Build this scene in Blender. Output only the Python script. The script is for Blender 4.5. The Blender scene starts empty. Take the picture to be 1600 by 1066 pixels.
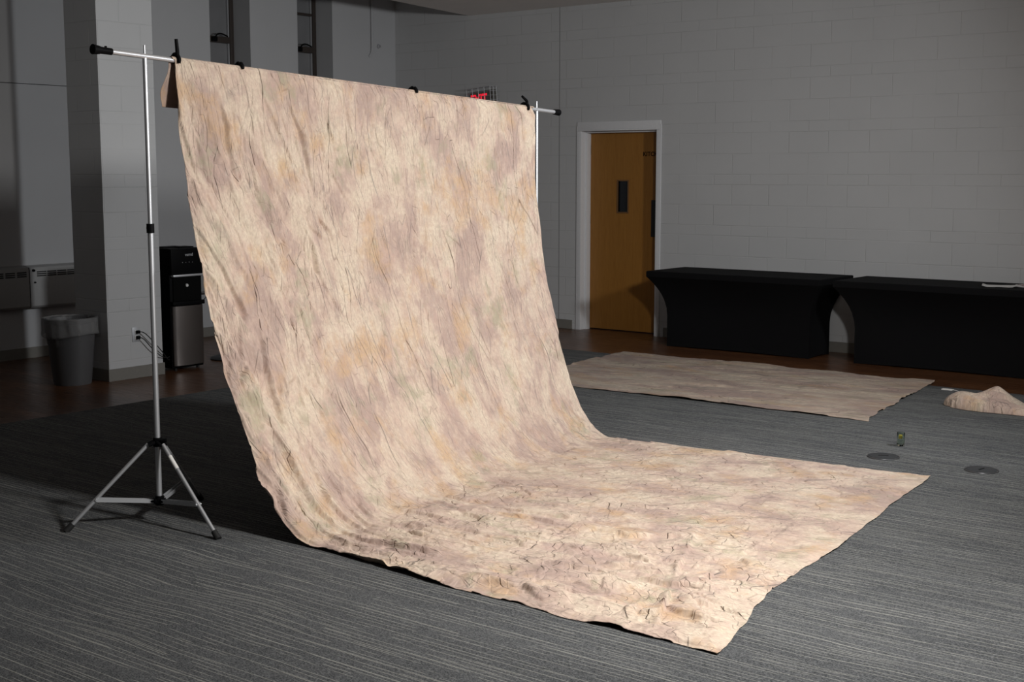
import bpy, bmesh, math, random
import numpy as np
from mathutils import Vector, Matrix
random.seed(7)
S = bpy.context.scene
C = S.collection
PI = math.pi

# ------------------------------------------------------------------ camera, world, lights, exposure
# Room axes: x runs along the door wall, y towards the door wall, z up (metres).
cam_d = bpy.data.cameras.new('camera'); cam = bpy.data.objects.new('camera', cam_d); C.objects.link(cam)
cam_d.sensor_width = 36; cam_d.lens = 2086 / 1600 * 36; cam_d.clip_start = 0.05; cam_d.clip_end = 100
cam.location = (0, 0, 1.7)
cam.rotation_euler = (math.radians(90) - math.atan(263 / 2086), 0, math.atan2(.617, .787))
S.camera = cam

w = bpy.data.worlds.new('world'); S.world = w; w.use_nodes = True
w.node_tree.nodes['Background'].inputs[0].default_value = (0.03, 0.035, 0.045, 1)
w.node_tree.nodes['Background'].inputs[1].default_value = 0.1
S.view_settings.view_transform = 'Standard'; S.view_settings.look = 'None'
S.view_settings.gamma = 1.0; S.view_settings.use_curve_mapping = False
S.view_settings.exposure = 0.0

def soft_light(name, loc, aim, size, power, spread, color=(1, 1, 1)):
    l = bpy.data.lights.new(name, 'AREA'); l.shape = 'DISK'; l.size = size
    l.energy = power; l.spread = math.radians(spread); l.color = color
    o = bpy.data.objects.new(name, l); C.objects.link(o); o.location = loc
    o.rotation_euler = (Vector(aim) - Vector(loc)).to_track_quat('-Z', 'Y').to_euler()
    return o
soft_light('studio_light_near', (-1.11, 4.34, 2.65), (-3.8, 5.0, 0.2), .42, 122, 150, (1, .985, .96))
soft_light('studio_light_far', (-1.3, 8.0, 2.65), (-8.6, 7.2, 1.2), .45, 82, 138, (.96, .98, 1))

# ------------------------------------------------------------------ helpers
def link_mesh(name, verts, faces, mat, parent=None, smooth=False):
    me = bpy.data.meshes.new(name); me.from_pydata(verts, [], faces); me.update()
    o = bpy.data.objects.new(name, me); C.objects.link(o)
    if mat: me.materials.append(mat)
    if smooth: me.polygons.foreach_set('use_smooth', [True] * len(me.polygons))
    if parent: o.parent = parent
    return o
def obj(name, bm, mat, parent=None, smooth=False):
    me = bpy.data.meshes.new(name)
    bmesh.ops.recalc_face_normals(bm, faces=bm.faces[:])
    bm.to_mesh(me); bm.free()
    o = bpy.data.objects.new(name, me); C.objects.link(o)
    for m in (mat if isinstance(mat, (list, tuple)) else [mat]): me.materials.append(m)
    if smooth:
        me.polygons.foreach_set('use_smooth', [True] * len(me.polygons))
        try: me.set_sharp_from_angle(angle=math.radians(38))
        except Exception: pass
    if parent: o.parent = parent
    return o
def thing(name, label, cat, loc=(0, 0, 0), rz=0, group=None):
    o = bpy.data.objects.new(name, None); C.objects.link(o)
    o.empty_display_size = .1; o.location = loc; o.rotation_euler = (0, 0, rz)
    o['label'] = label; o['category'] = cat
    if group: o['group'] = group
    return o
def tag(o, label, cat, group=None):
    o['label'] = label; o['category'] = cat
    if group: o['group'] = group
    return o
def struct(o, label=None, cat=None):
    o['kind'] = 'structure'
    if label: o['label'] = label
    if cat: o['category'] = cat
    return o
def box(bm, x0, x1, y0, y1, z0, z1, bevel=0, seg=2, mi=0):
    vs = [bm.verts.new(p) for p in ((x0,y0,z0),(x1,y0,z0),(x1,y1,z0),(x0,y1,z0),(x0,y0,z1),(x1,y0,z1),(x1,y1,z1),(x0,y1,z1))]
    fs = [bm.faces.new([vs[i] for i in q]) for q in ((3,2,1,0),(4,5,6,7),(0,1,5,4),(1,2,6,5),(2,3,7,6),(3,0,4,7))]
    for f in fs: f.material_index = mi
    if bevel:
        es = list({e for f in fs for e in f.edges})
        bmesh.ops.bevel(bm, geom=es, offset=bevel, segments=seg, affect='EDGES', profile=.6)
def tube(bm, p0, p1, r0, r1=None, n=20, caps=True, mi=0):
    p0, p1 = Vector(p0), Vector(p1); r1 = r0 if r1 is None else r1
    d = (p1 - p0).normalized(); a = d.orthogonal().normalized(); b = d.cross(a)
    R = []
    for p, r in ((p0, r0), (p1, r1)):
        R.append([bm.verts.new(p + (a * math.cos(t) + b * math.sin(t)) * r) for t in [2 * PI * i / n for i in range(n)]])
    for i in range(n):
        f = bm.faces.new((R[0][i], R[0][(i+1) % n], R[1][(i+1) % n], R[1][i])); f.material_index = mi
    if caps:
        bm.faces.new(R[0][::-1]).material_index = mi; bm.faces.new(R[1]).material_index = mi
def path_tube(bm, pts, r, n=10):
    pts = [Vector(p) for p in pts]; rings = []
    a = None
    for i, p in enumerate(pts):
        d = (pts[min(i+1, len(pts)-1)] - pts[max(i-1, 0)]).normalized()
        if a is None: a = d.orthogonal().normalized()
        a = (a - d * a.dot(d)).normalized(); b = d.cross(a)
        rr = r[i] if isinstance(r, (list, tuple)) else r
        rings.append([bm.verts.new(p + (a * math.cos(t) + b * math.sin(t)) * rr) for t in [2 * PI * k / n for k in range(n)]])
    for q in range(len(rings) - 1):
        for i in range(n):
            bm.faces.new((rings[q][i], rings[q][(i+1) % n], rings[q+1][(i+1) % n], rings[q+1][i]))
    bm.faces.new(rings[0][::-1]); bm.faces.new(rings[-1])
def spline(pts, n=8):
    P = [Vector(p) for p in pts]; P = [2 * P[0] - P[1]] + P + [2 * P[-1] - P[-2]]; out = []
    for i in range(1, len(P) - 2):
        for k in range(n):
            t = k / n
            out.append(.5 * ((2*P[i]) + (P[i+1]-P[i-1])*t + (2*P[i-1]-5*P[i]+4*P[i+1]-P[i+2])*t*t + (3*P[i]-P[i-1]-3*P[i+1]+P[i+2])*t**3))
    out.append(P[-2]); return out
def lathe(bm, prof, c=(0, 0), n=48, sx=1, sy=1):
    rings = []
    for r, z in prof:
        if r < 1e-5: rings.append([bm.verts.new((c[0], c[1], z))])
        else: rings.append([bm.verts.new((c[0] + sx * r * math.cos(2*PI*i/n), c[1] + sy * r * math.sin(2*PI*i/n), z)) for i in range(n)])
    for q in range(len(rings) - 1):
        A, B = rings[q], rings[q+1]
        for i in range(n):
            j = (i + 1) % n
            if len(A) == 1 and len(B) == 1: continue
            if len(A) == 1: bm.faces.new((A[0], B[j], B[i]))
            elif len(B) == 1: bm.faces.new((A[i], A[j], B[0]))
            else: bm.faces.new((A[i], A[j], B[j], B[i]))
def text_mesh(name, body, size, mat, loc, rot, parent=None, extrude=.001, bold=0):
    cu = bpy.data.curves.new(name, 'FONT'); cu.body = body; cu.size = size; cu.extrude = extrude; cu.offset = bold
    cu.align_x = 'CENTER'; cu.align_y = 'CENTER'
    t = bpy.data.objects.new(name, cu); C.objects.link(t)
    me = bpy.data.meshes.new_from_object(t.evaluated_get(bpy.context.evaluated_depsgraph_get()))
    bpy.data.objects.remove(t); me.materials.clear(); me.materials.append(mat)
    o = bpy.data.objects.new(name, me); C.objects.link(o); o.location = loc; o.rotation_euler = rot
    if parent: o.parent = parent
    return o

# ------------------------------------------------------------------ material helper
class NT:
    def __init__(s, name):
        s.m = bpy.data.materials.new(name); s.m.use_nodes = True; s.t = s.m.node_tree
        s.b = s.t.nodes['Principled BSDF']
    def n(s, typ, **kw):
        x = s.t.nodes.new(typ)
        for k, v in kw.items():
            if k.startswith('i_'):
                x.inputs[k[2:].replace('_', ' ')].default_value = v
            else: setattr(x, k, v)
        return x
    def l(s, a, b): s.t.links.new(a, b)
    def math(s, op, a, b=None, c=None):
        x = s.n('ShaderNodeMath', operation=op)
        for i, v in enumerate((a, b, c)):
            if v is None: continue
            if isinstance(v, (int, float)): x.inputs[i].default_value = v
            else: s.l(v, x.inputs[i])
        return x.outputs[0]
    def mapr(s, v, a, b, c=0, d=1, smooth=True):
        x = s.n('ShaderNodeMapRange', interpolation_type='SMOOTHSTEP' if smooth else 'LINEAR')
        s.l(v, x.inputs[0]); x.inputs[1].default_value = a; x.inputs[2].default_value = b
        x.inputs[3].default_value = c; x.inputs[4].default_value = d
        return x.outputs[0]
    def mix(s, f, a, b, blend='MIX'):
        x = s.n('ShaderNodeMix', data_type='RGBA', blend_type=blend)
        for i, v in ((0, f), (6, a), (7, b)):
            if isinstance(v, (int, float)): x.inputs[i].default_value = v
            elif isinstance(v, tuple): x.inputs[i].default_value = (*v, 1)
            else: s.l(v, x.inputs[i])
        return x.outputs[2]
    def noise(s, vec, scale, detail=3, rough=.5, dist=0):
        x = s.n('ShaderNodeTexNoise'); x.inputs['Scale'].default_value = scale; x.inputs['Detail'].default_value = detail
        x.inputs['Roughness'].default_value = rough; x.inputs['Distortion'].default_value = dist
        if vec is not None: s.l(vec, x.inputs['Vector'])
        return x.outputs[0]
    def mapping(s, vec, scale=(1, 1, 1), rot=(0, 0, 0), loc=(0, 0, 0)):
        x = s.n('ShaderNodeMapping'); s.l(vec, x.inputs[0]); x.inputs['Scale'].default_value = scale
        x.inputs['Rotation'].default_value = rot; x.inputs['Location'].default_value = loc
        return x.outputs[0]
    def bump(s, h, strength, dist):
        x = s.n('ShaderNodeBump'); x.inputs['Strength'].default_value = strength; x.inputs['Distance'].default_value = dist
        s.l(h, x.inputs['Height']); s.l(x.outputs[0], s.b.inputs['Normal']); return x
    def set(s, **kw):
        for k, v in kw.items():
            i = s.b.inputs[{'color': 'Base Color', 'rough': 'Roughness', 'metal': 'Metallic', 'spec': 'Specular IOR Level', 'trans': 'Transmission Weight', 'ior': 'IOR', 'sheen': 'Sheen Weight'}[k]]
            if isinstance(v, tuple): i.default_value = (*v, 1)
            elif isinstance(v, (int, float)): i.default_value = v
            else: s.l(v, i)
        return s
def plain(name, color, rough=.5, metal=0, spec=.5, var=.12, scale=40, bump=0):
    m = NT(name); tc = m.n('ShaderNodeTexCoord').outputs['Object']
    n = m.noise(tc, scale, 4)
    c2 = tuple(max(0, c * (1 - var)) for c in color); c1 = tuple(min(1, c * (1 + var)) for c in color)
    m.set(color=m.mix(n, c2, c1), rough=rough, metal=metal, spec=spec)
    if bump: m.bump(n, bump, .002)
    return m.m

def paint_mat(name, col, blocks=True):
    m = NT(name); g = m.n('ShaderNodeNewGeometry'); pos = g.outputs['Position']
    sp = m.n('ShaderNodeSeparateXYZ'); m.l(pos, sp.inputs[0]); sn = m.n('ShaderNodeSeparateXYZ'); m.l(g.outputs['True Normal'], sn.inputs[0])
    fine = m.noise(pos, 260, 4, .6); broad = m.noise(pos, 1.3, 3)
    base = m.mix(broad, tuple(c * .93 for c in col), tuple(min(1, c * 1.05) for c in col))
    h = m.math('MULTIPLY', fine, .35)
    if blocks:
        side = m.math('GREATER_THAN', m.math('ABSOLUTE', sn.outputs[0]), .5)
        hx = m.math('ADD', m.math('MULTIPLY', sp.outputs[1], side), m.math('MULTIPLY', sp.outputs[0], m.math('SUBTRACT', 1, side)))
        z = m.math('SUBTRACT', sp.outputs[2], .362)
        per = m.math('FLOOR', m.math('DIVIDE', z, .508))
        mm = m.math('FLOORED_MODULO', z, .508)
        s1 = m.math('GREATER_THAN', mm, .203); s2 = m.math('GREATER_THAN', mm, .305)
        idx = m.math('ADD', m.math('MULTIPLY', per, 3), m.math('ADD', s1, s2))
        d = None
        for j in (0, .203, .305, .508):
            q = m.math('ABSOLUTE', m.math('SUBTRACT', mm, j)); d = q if d is None else m.math('MINIMUM', d, q)
        sh = m.math('MULTIPLY', m.math('FLOORED_MODULO', idx, 2), .2032)
        xx = m.math('FLOORED_MODULO', m.math('ADD', m.math('ADD', hx, sh), 6.52), .4064)
        dx = m.math('MINIMUM', xx, m.math('SUBTRACT', .4064, xx))
        joint = m.math('MINIMUM', d, dx)
        groove = m.mapr(joint, .0, .006)
        fill = m.mapr(m.noise(pos, 2.2, 2), .42, .6)       # paint fills some of the joints
        groove = m.math('MAXIMUM', groove, m.math('MULTIPLY', fill, .65))
        h = m.math('ADD', h, m.math('MULTIPLY', groove, 1.3))
        base = m.mix(m.mapr(groove, 0, 1, .12, 0), base, tuple(c * .5 for c in col))
    m.set(color=base, rough=.75, spec=.25)
    m.bump(h, .45, .004)
    return m.m

WALL = (.56, .565, .57)
M_block = paint_mat('painted_block', WALL)
M_plaster = paint_mat('painted_plaster', (.50, .507, .52), False)
M_ceil = paint_mat('ceiling_paint', (.80, .765, .73), False)
M_base = plain('rubber_baseboard', (.20, .19, .17), .6, var=.08)
M_trimw = plain('door_frame_paint', (.74, .745, .76), .4, var=.05)
M_black = plain('black_plastic', (.004, .004, .0045), .5, spec=.06, var=.2)
M_rubber = plain('black_rubber', (.012, .012, .012), .7, var=.2)
M_alu = plain('brushed_aluminium', (.62, .63, .65), .42, metal=.7, var=.04, scale=200)
M_alud = plain('dull_aluminium', (.55, .56, .58), .5, metal=.6, var=.05, scale=200)
M_steel = plain('stainless_steel', (.18, .16, .15), .38, metal=.85, var=.08, scale=8)
M_brown = plain('dark_bronze_frame', (.045, .035, .03), .45, var=.15)
M_heater = plain('heater_enamel', (.34, .34, .34), .5, var=.05)
M_dark = plain('dark_slot', (.02, .02, .022), .8)
M_grey = plain('grey_bin_plastic', (.085, .085, .088), .5, var=.08)
M_white = plain('white_paper', (.75, .75, .74), .7, var=.04)
M_label = plain('printed_label', (.80, .78, .74), .6, var=.03)

def M_glasspane():
    m = NT('wired_window_glass'); tc = m.n('ShaderNodeTexCoord').outputs['Object']
    m.set(color=m.mix(m.noise(tc, 3, 3), (.16, .165, .17), (.24, .24, .25)), rough=.35, spec=.6); return m.m
M_pane = M_glasspane()

def M_doorwood():
    m = NT('oak_door_veneer'); tc = m.n('ShaderNodeTexCoord').outputs['Object']
    g1 = m.noise(m.mapping(tc, (14, 14, 1.0)), 3, 6, .6, .6); g2 = m.noise(m.mapping(tc, (90, 90, 3)), 3, 3)
    c = m.mix(g1, (.27, .115, .018), (.40, .185, .038)); c = m.mix(m.mapr(g2, .45, .75, 0, .35), c, (.14, .06, .015))
    m.set(color=c, rough=.38, spec=.4); return m.m
M_door = M_doorwood()

def M_wood():
    m = NT('dark_vinyl_plank'); p = m.n('ShaderNodeNewGeometry').outputs['Position']
    sp = m.n('ShaderNodeSeparateXYZ'); m.l(p, sp.inputs[0])
    row = m.math('FLOOR', m.math('DIVIDE', sp.outputs[1], .152))
    fr = m.math('FRACT', m.math('DIVIDE', sp.outputs[1], .152))
    wn = m.n('ShaderNodeTexWhiteNoise', noise_dimensions='1D'); m.l(row, wn.inputs['W'])
    xs = m.math('ADD', sp.outputs[0], m.math('MULTIPLY', wn.outputs[0], 1.3))
    col = m.math('FLOOR', m.math('DIVIDE', xs, 1.22)); fx = m.math('FRACT', m.math('DIVIDE', xs, 1.22))
    cb = m.n('ShaderNodeCombineXYZ'); m.l(row, cb.inputs[0]); m.l(col, cb.inputs[1])
    wn2 = m.n('ShaderNodeTexWhiteNoise', noise_dimensions='2D'); m.l(cb.outputs[0], wn2.inputs['Vector'])
    g = m.noise(m.mapping(p, (1.2, 14, 1)), 3, 6, .65, .4)
    c = m.mix(wn2.outputs[0], (.095, .036, .014), (.165, .068, .028))
    c = m.mix(m.mapr(g, .35, .7), c, (.06, .024, .010))
    e = m.math('MINIMUM', m.math('MULTIPLY', m.math('MINIMUM', fr, m.math('SUBTRACT', 1, fr)), .152), m.math('MULTIPLY', m.math('MINIMUM', fx, m.math('SUBTRACT', 1, fx)), 1.22))
    j = m.mapr(e, 0, .003)
    m.set(color=m.mix(j, (.015, .008, .005), c), rough=m.mapr(g, .2, .8, .24, .4), spec=.5)
    m.bump(m.math('ADD', j, m.math('MULTIPLY', g, .3)), .3, .001); return m.m
M_woodfloor = M_wood()

def M_carp():
    m = NT('striped_carpet'); p = m.n('ShaderNodeNewGeometry').outputs['Position']
    sp = m.n('ShaderNodeSeparateXYZ'); m.l(p, sp.inputs[0])
    wob = m.noise(m.mapping(p, (.35, 1.2, 1)), 1.0, 2, .3)
    wob2 = m.noise(m.mapping(p, (1.3, 2.2, 1)), 1.1, 1, .5)
    curl = m.mapr(m.noise(p, .55, 1), .54, .70)
    v = m.math('ADD', sp.outputs[1], m.math('MULTIPLY', m.math('SUBTRACT', wob, .5), .05))
    v = m.math('ADD', v, m.math('MULTIPLY', m.math('MULTIPLY', m.math('SUBTRACT', wob2, .5), curl), .12))
    def lines(sp_, off, thr, width):
        q = m.math('DIVIDE', m.math('ADD', v, off), sp_)
        i = m.math('FLOOR', q); fr = m.math('FRACT', q)
        wn = m.n('ShaderNodeTexWhiteNoise', noise_dimensions='1D'); m.l(i, wn.inputs['W'])
        c = m.math('ADD', .25, m.math('MULTIPLY', wn.outputs[0], .5))
        ln = m.mapr(m.math('ABSOLUTE', m.math('SUBTRACT', fr, c)), width * .5, width, 1, 0)
        cb = m.n('ShaderNodeCombineXYZ'); m.l(m.math('ADD', sp.outputs[0], m.math('MULTIPLY', wn.outputs[0], 37)), cb.inputs[0]); m.l(m.math('MULTIPLY', i, 5.37), cb.inputs[1])
        pr = m.mapr(m.noise(cb.outputs[0], 1.9, 2, .6), thr, thr + .05)
        return m.math('MULTIPLY', ln, pr)
    L = m.math('MAXIMUM', lines(.026, 0, .45, .075), lines(.043, .013, .50, .055))
    fib = m.noise(m.mapping(p, (1, 1.7, 1)), 120, 4, .9)
    her = m.noise(m.mapping(p, (22, 130, 1)), 1.6, 4, .8)
    zone = m.noise(m.mapping(p, (.4, 2.6, 1)), 1.6, 3, .55)
    c = m.mix(m.mapr(fib, .40, .60), (.022, .024, .026), (.185, .189, .193))
    c = m.mix(m.mapr(her, .40, .60, 0, .6), c, (.048, .051, .055))
    c = m.mix(m.mapr(zone, .38, .62, 0, .22), c, m.mix(m.mapr(fib, .3, .7), (.05, .053, .056), (.25, .254, .257)))
    L = m.math('MULTIPLY', L, m.mapr(m.noise(p, 300, 2), .25, .55, .5, 1))
    c = m.mix(m.math('MULTIPLY', L, .54), c, (.50, .495, .44))
    m.set(color=c, rough=.95, spec=.1)
    m.bump(m.math('ADD', fib, m.math('MULTIPLY', L, .5)), .8, .004); return m.m
M_carpet = M_carp()

def M_muslin(name, gain=1.0):
    m = NT(name); uv = m.n('ShaderNodeTexCoord').outputs['UV']        # uv in metres of cloth
    a = m.noise(m.mapping(uv, (1.0, .62, 1), loc=(3.1, 7.7, 0)), 3.7, 5, .62, .35)
    b = m.noise(m.mapping(uv, (1.0, .7, 1), loc=(11.3, 2.2, 0)), 3.6, 4, .6, .3)
    c_ = m.noise(m.mapping(uv, (1.0, .75, 1), loc=(-4.4, 9.1, 0)), 4.1, 4, .62, .2)
    d = m.noise(m.mapping(uv, (1.2, .7, 1), loc=(8.4, -3.1, 0)), 4.6, 3, .6, .2)
    st = m.noise(m.mapping(uv, (26, 3.2, 1)), 1.6, 5, .7, .8)
    fine = m.noise(m.mapping(uv, (1, .6, 1)), 22, 4, .65)
    blot = m.noise(uv, 9, 5, .7)
    G_ = lambda t: tuple(x * gain for x in t)
    col = m.mix(m.mapr(m.math('ADD', m.math('MULTIPLY', blot, .35), m.math('MULTIPLY', a, .75)), .42, .64), G_((.75, .635, .495)), G_((.64, .485, .395)))
    f1 = m.mapr(m.math('ADD', m.math('MULTIPLY', a, .72), m.math('MULTIPLY', fine, .28)), .475, .60, 0, .78)
    col = m.mix(f1, col, G_((.42, .305, .27)))                        # mauve
    f2 = m.mapr(m.math('ADD', m.math('MULTIPLY', b, .75), m.math('MULTIPLY', blot, .25)), .50, .66, 0, .7)
    col = m.mix(f2, col, G_((.62, .40, .21)))                        # ochre
    f3 = m.mapr(m.math('ADD', m.math('MULTIPLY', c_, .78), m.math('MULTIPLY', fine, .22)), .54, .66, 0, .68)
    col = m.mix(f3, col, G_((.37, .36, .235)))                         # green
    f4 = m.mapr(m.math('ADD', m.math('MULTIPLY', d, .78), m.math('MULTIPLY', fine, .22)), .60, .70, 0, .5)
    col = m.mix(f4, col, G_((.26, .22, .20)))                         # grey
    col = m.mix(m.mapr(st, .35, .75, 0, .16), col, G_((.42, .29, .22)))
    col = m.mix(m.mapr(fine, .5, .75, 0, .25), col, G_((.84, .73, .61)))
    mic = m.noise(m.mapping(uv, (1, .55, 1)), 75, 4, .75)
    col = m.mix(m.mapr(mic, .38, .62, .42, 0), col, G_((.46, .34, .28)))
    pk = m.noise(m.mapping(uv, (1, .7, 1), loc=(21, 4, 0)), 8, 4, .7)
    col = m.mix(m.mapr(pk, .5, .7, 0, .35), col, G_((.62, .43, .36)))
    m.set(color=col, rough=.9, spec=.12, sheen=.08)
    # fine creases in the fabric
    uw = m.n('ShaderNodeVectorMath', operation='ADD')
    wn = m.n('ShaderNodeTexNoise'); wn.inputs['Scale'].default_value = 2.2; wn.inputs['Detail'].default_value = 1.5; m.l(uv, wn.inputs['Vector'])
    sc = m.n('ShaderNodeVectorMath', operation='SCALE'); m.l(wn.outputs['Color'], sc.inputs[0]); sc.inputs['Scale'].default_value = .16
    m.l(uv, uw.inputs[0]); m.l(sc.outputs[0], uw.inputs[1])
    hs = None
    suv = m.n('ShaderNodeSeparateXYZ'); m.l(uv, suv.inputs[0])
    flat = m.mapr(suv.outputs[1], 1.7, 2.5)                             # 0 on the drop, 1 on the floor part
    drop = m.math('SUBTRACT', 1, m.math('MULTIPLY', flat, .75))
    # small facets meeting at folds
    for scl, mp, wgt, ro, k in ((8, (1, .2, 1), .7, .2, drop), (15, (1, .22, 1), .6, -.05, drop), (26, (1, .3, 1), .45, .15, drop), (9, (1, .5, 1), .55, .6, flat), (17, (1, .6, 1), .5, -.5, flat), (30, (1, .7, 1), .45, .3, flat)):
        vo = m.n('ShaderNodeTexVoronoi', feature='SMOOTH_F1', voronoi_dimensions='2D'); vo.inputs['Scale'].default_value = 1.0; vo.inputs['Smoothness'].default_value = .12 if k is drop else .2
        vec = m.mapping(m.mapping(uw.outputs[0], rot=(0, 0, ro)), tuple(scl * q for q in mp), loc=(scl, 2 * scl, 0))
        m.l(vec, vo.inputs['Vector'])
        df = m.n('ShaderNodeVectorMath', operation='SUBTRACT'); m.l(vec, df.inputs[0]); m.l(vo.outputs['Position'], df.inputs[1])
        cc = m.n('ShaderNodeVectorMath', operation='SUBTRACT'); m.l(vo.outputs['Color'], cc.inputs[0]); cc.inputs[1].default_value = (.5, .5, .5)
        dt = m.n('ShaderNodeVectorMath', operation='DOT_PRODUCT'); m.l(df.outputs[0], dt.inputs[0]); m.l(cc.outputs[0], dt.inputs[1])
        gate = m.mapr(m.noise(m.mapping(uv, loc=(scl, 0, 0)), 2.2, 3), .36, .62, .12, 1)
        h = m.math('MULTIPLY', m.math('MULTIPLY', dt.outputs['Value'], wgt * 9 / scl), m.math('MULTIPLY', gate, k))
        hs = h if hs is None else m.math('ADD', hs, h)
    # thin wandering fold lines
    for scl, mp, ro, wgt, wd in ((1.0, (9, 1.3, 1), .22, .12, .012), (1.0, (15, 2.2, 1), .05, .10, .012), (1.0, (22, 3, 1), .3, .08, .014), (1.0, (6, 3.5, 1), .8, .06, .010), (1.0, (5, 6, 1), -.6, .05, .010)):
        n_ = m.noise(m.mapping(m.mapping(uv, rot=(0, 0, ro)), mp, loc=(mp[0], mp[1], 0)), scl, 2, .45, .3)
        ln = m.mapr(m.math('ABSOLUTE', m.math('SUBTRACT', n_, .5)), 0, wd)
        gate = m.mapr(m.noise(m.mapping(uv, loc=(mp[0] * 3, 0, 0)), 5, 3), .48, .62)
        hs = m.math('ADD', hs, m.math('MULTIPLY', m.math('MULTIPLY', ln, gate), wgt))
    hs = m.math('ADD', hs, m.math('MULTIPLY', fine, .16)); hs = m.math('ADD', hs, m.math('MULTIPLY', st, .10))
    m.bump(hs, 1.0, .025)
    return m.m
M_cloth = M_muslin('dyed_muslin', .89)

def M_span():
    m = NT('black_spandex'); p = m.n('ShaderNodeTexCoord').outputs['Object']
    m.set(color=m.mix(m.noise(p, 900, 2), (.0035, .0035, .004), (.008, .008, .009)), rough=.85, spec=.12); return m.m
M_spandex = M_span()

# ------------------------------------------------------------------ room shell
LX, BY, RX, FY = -11.05, 11.85, 4.5, -5.0
H1, H2 = 3.463, 4.4
bm = bmesh.new(); box(bm, LX - .4, RX + .2, FY - .2, BY + .3, -.12, 0)
struct(obj('floor', bm, M_woodfloor), 'dark reddish wood plank floor', 'floor')
bm = bmesh.new(); box(bm, -8.24, RX, FY, 10.4, 0, .006)
struct(obj('floor_carpet', bm, M_carpet), 'grey carpet with thin pale stripes inlaid in the wood floor', 'carpet')

# door wall with an opening for the door
dx0, dx1, dz1 = -8.39, -7.345, 2.19
bm = bmesh.new()
for a, b, z0, z1 in ((LX - .4, dx0, 0, H2), (dx1, RX + .2, 0, H2), (dx0, dx1, dz1, H2)):
    box(bm, a, b, BY, BY + .25, z0, z1)
struct(obj('wall_back', bm, M_block), 'grey painted concrete block wall with the door', 'wall')
bm = bmesh.new(); box(bm, -8.6395, -8.6325, BY - .0015, BY + .002, .1, H1)
struct(obj('trim_1', bm, plain('joint_sealant', (.24, .24, .24), .7)), 'vertical control joint in the block wall left of the door', 'joint')

# window wall with deep openings
wins = [(9.078, 9.616), (10.29, 10.82)]
wz0, wz1 = 1.05, 4.0
gaps = sorted(wins); bm = bmesh.new(); y = FY - .2
for g0, g1 in gaps:
    box(bm, LX - .38, LX, y, g0, 0, H2); box(bm, LX - .38, LX, g0, g1, 0, wz0); box(bm, LX - .38, LX, g0, g1, wz1, H2); y = g1
box(bm, LX - .38, LX, y, BY + .25, 0, H2)
bmesh.ops.remove_doubles(bm, verts=bm.verts, dist=1e-5)
struct(obj('wall_left', bm, M_plaster), 'light grey wall with tall narrow recessed windows', 'wall')
bm = bmesh.new(); box(bm, LX, LX + .0015, FY, 7.86, 2.497, 2.503)
struct(obj('trim_2', bm, M_dark), 'thin horizontal joint line on the left wall', 'joint')
M_far = paint_mat('painted_block_dim', (.10, .10, .10))
for a, nm, args in (('wall_right', 'plain grey wall beyond the right side', (RX, RX + .2, FY - .2, BY + .25, 0, H2)),
                    ('wall_front', 'plain grey wall behind the camera', (LX - .38, RX + .2, FY - .2, FY, 0, H2))):
    bm = bmesh.new(); box(bm, *args); struct(obj(a, bm, M_far), nm, 'wall')

# ceiling: lowered slab ending at a skewed edge near the window wall, higher ceiling beyond it
def ex(yy): return -9.92 + .165 * (BY - yy)
bm = bmesh.new()
pts = [(ex(BY), BY), (ex(5), 5), (ex(5), FY), (RX, FY), (RX, BY)]
lo = [bm.verts.new((x, yv, H1)) for x, yv in pts]; hi = [bm.verts.new((x, yv, H2)) for x, yv in pts]
bm.faces.new(lo[::-1]); bm.faces.new(hi)
for i in range(5): bm.faces.new((lo[i], lo[(i+1) % 5], hi[(i+1) % 5], hi[i]))
struct(obj('ceiling', bm, M_ceil), 'pale lowered ceiling with an angled edge', 'ceiling')
bm = bmesh.new(); box(bm, LX - .38, RX + .2, FY - .2, BY + .25, H2, H2 + .15)
struct(obj('ceiling_upper', bm, M_ceil), 'higher ceiling above the windows', 'ceiling')

# square column of painted block
cx0, cx1, cy0, cy1 = -9.70, -9.265, 6.475, 7.01
bm = bmesh.new(); box(bm, cx0, cx1, cy0, cy1, 0, H2)
struct(obj('column', bm, M_block), 'square grey painted block column beside the water dispenser', 'column')
# baseboards
bt = .012
bm = bmesh.new(); box(bm, cx0 - bt, cx1 + bt, cy0 - bt, cy1 + bt, 0, .1, .003)
struct(obj('baseboard_column', bm, M_base), 'taupe rubber baseboard around the column', 'baseboard')
bm = bmesh.new(); box(bm, LX, LX + bt, FY, BY, 0, .1, .003)
struct(obj('baseboard_left', bm, M_base), 'taupe rubber baseboard along the window wall', 'baseboard')
bm = bmesh.new(); box(bm, LX, dx0 - .06, BY - bt, BY, 0, .1, .003); box(bm, dx1 + .06, RX, BY - bt, BY, 0, .1, .003)
struct(obj('baseboard_back', bm, M_base), 'taupe rubber baseboard along the door wall', 'baseboard')

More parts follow.
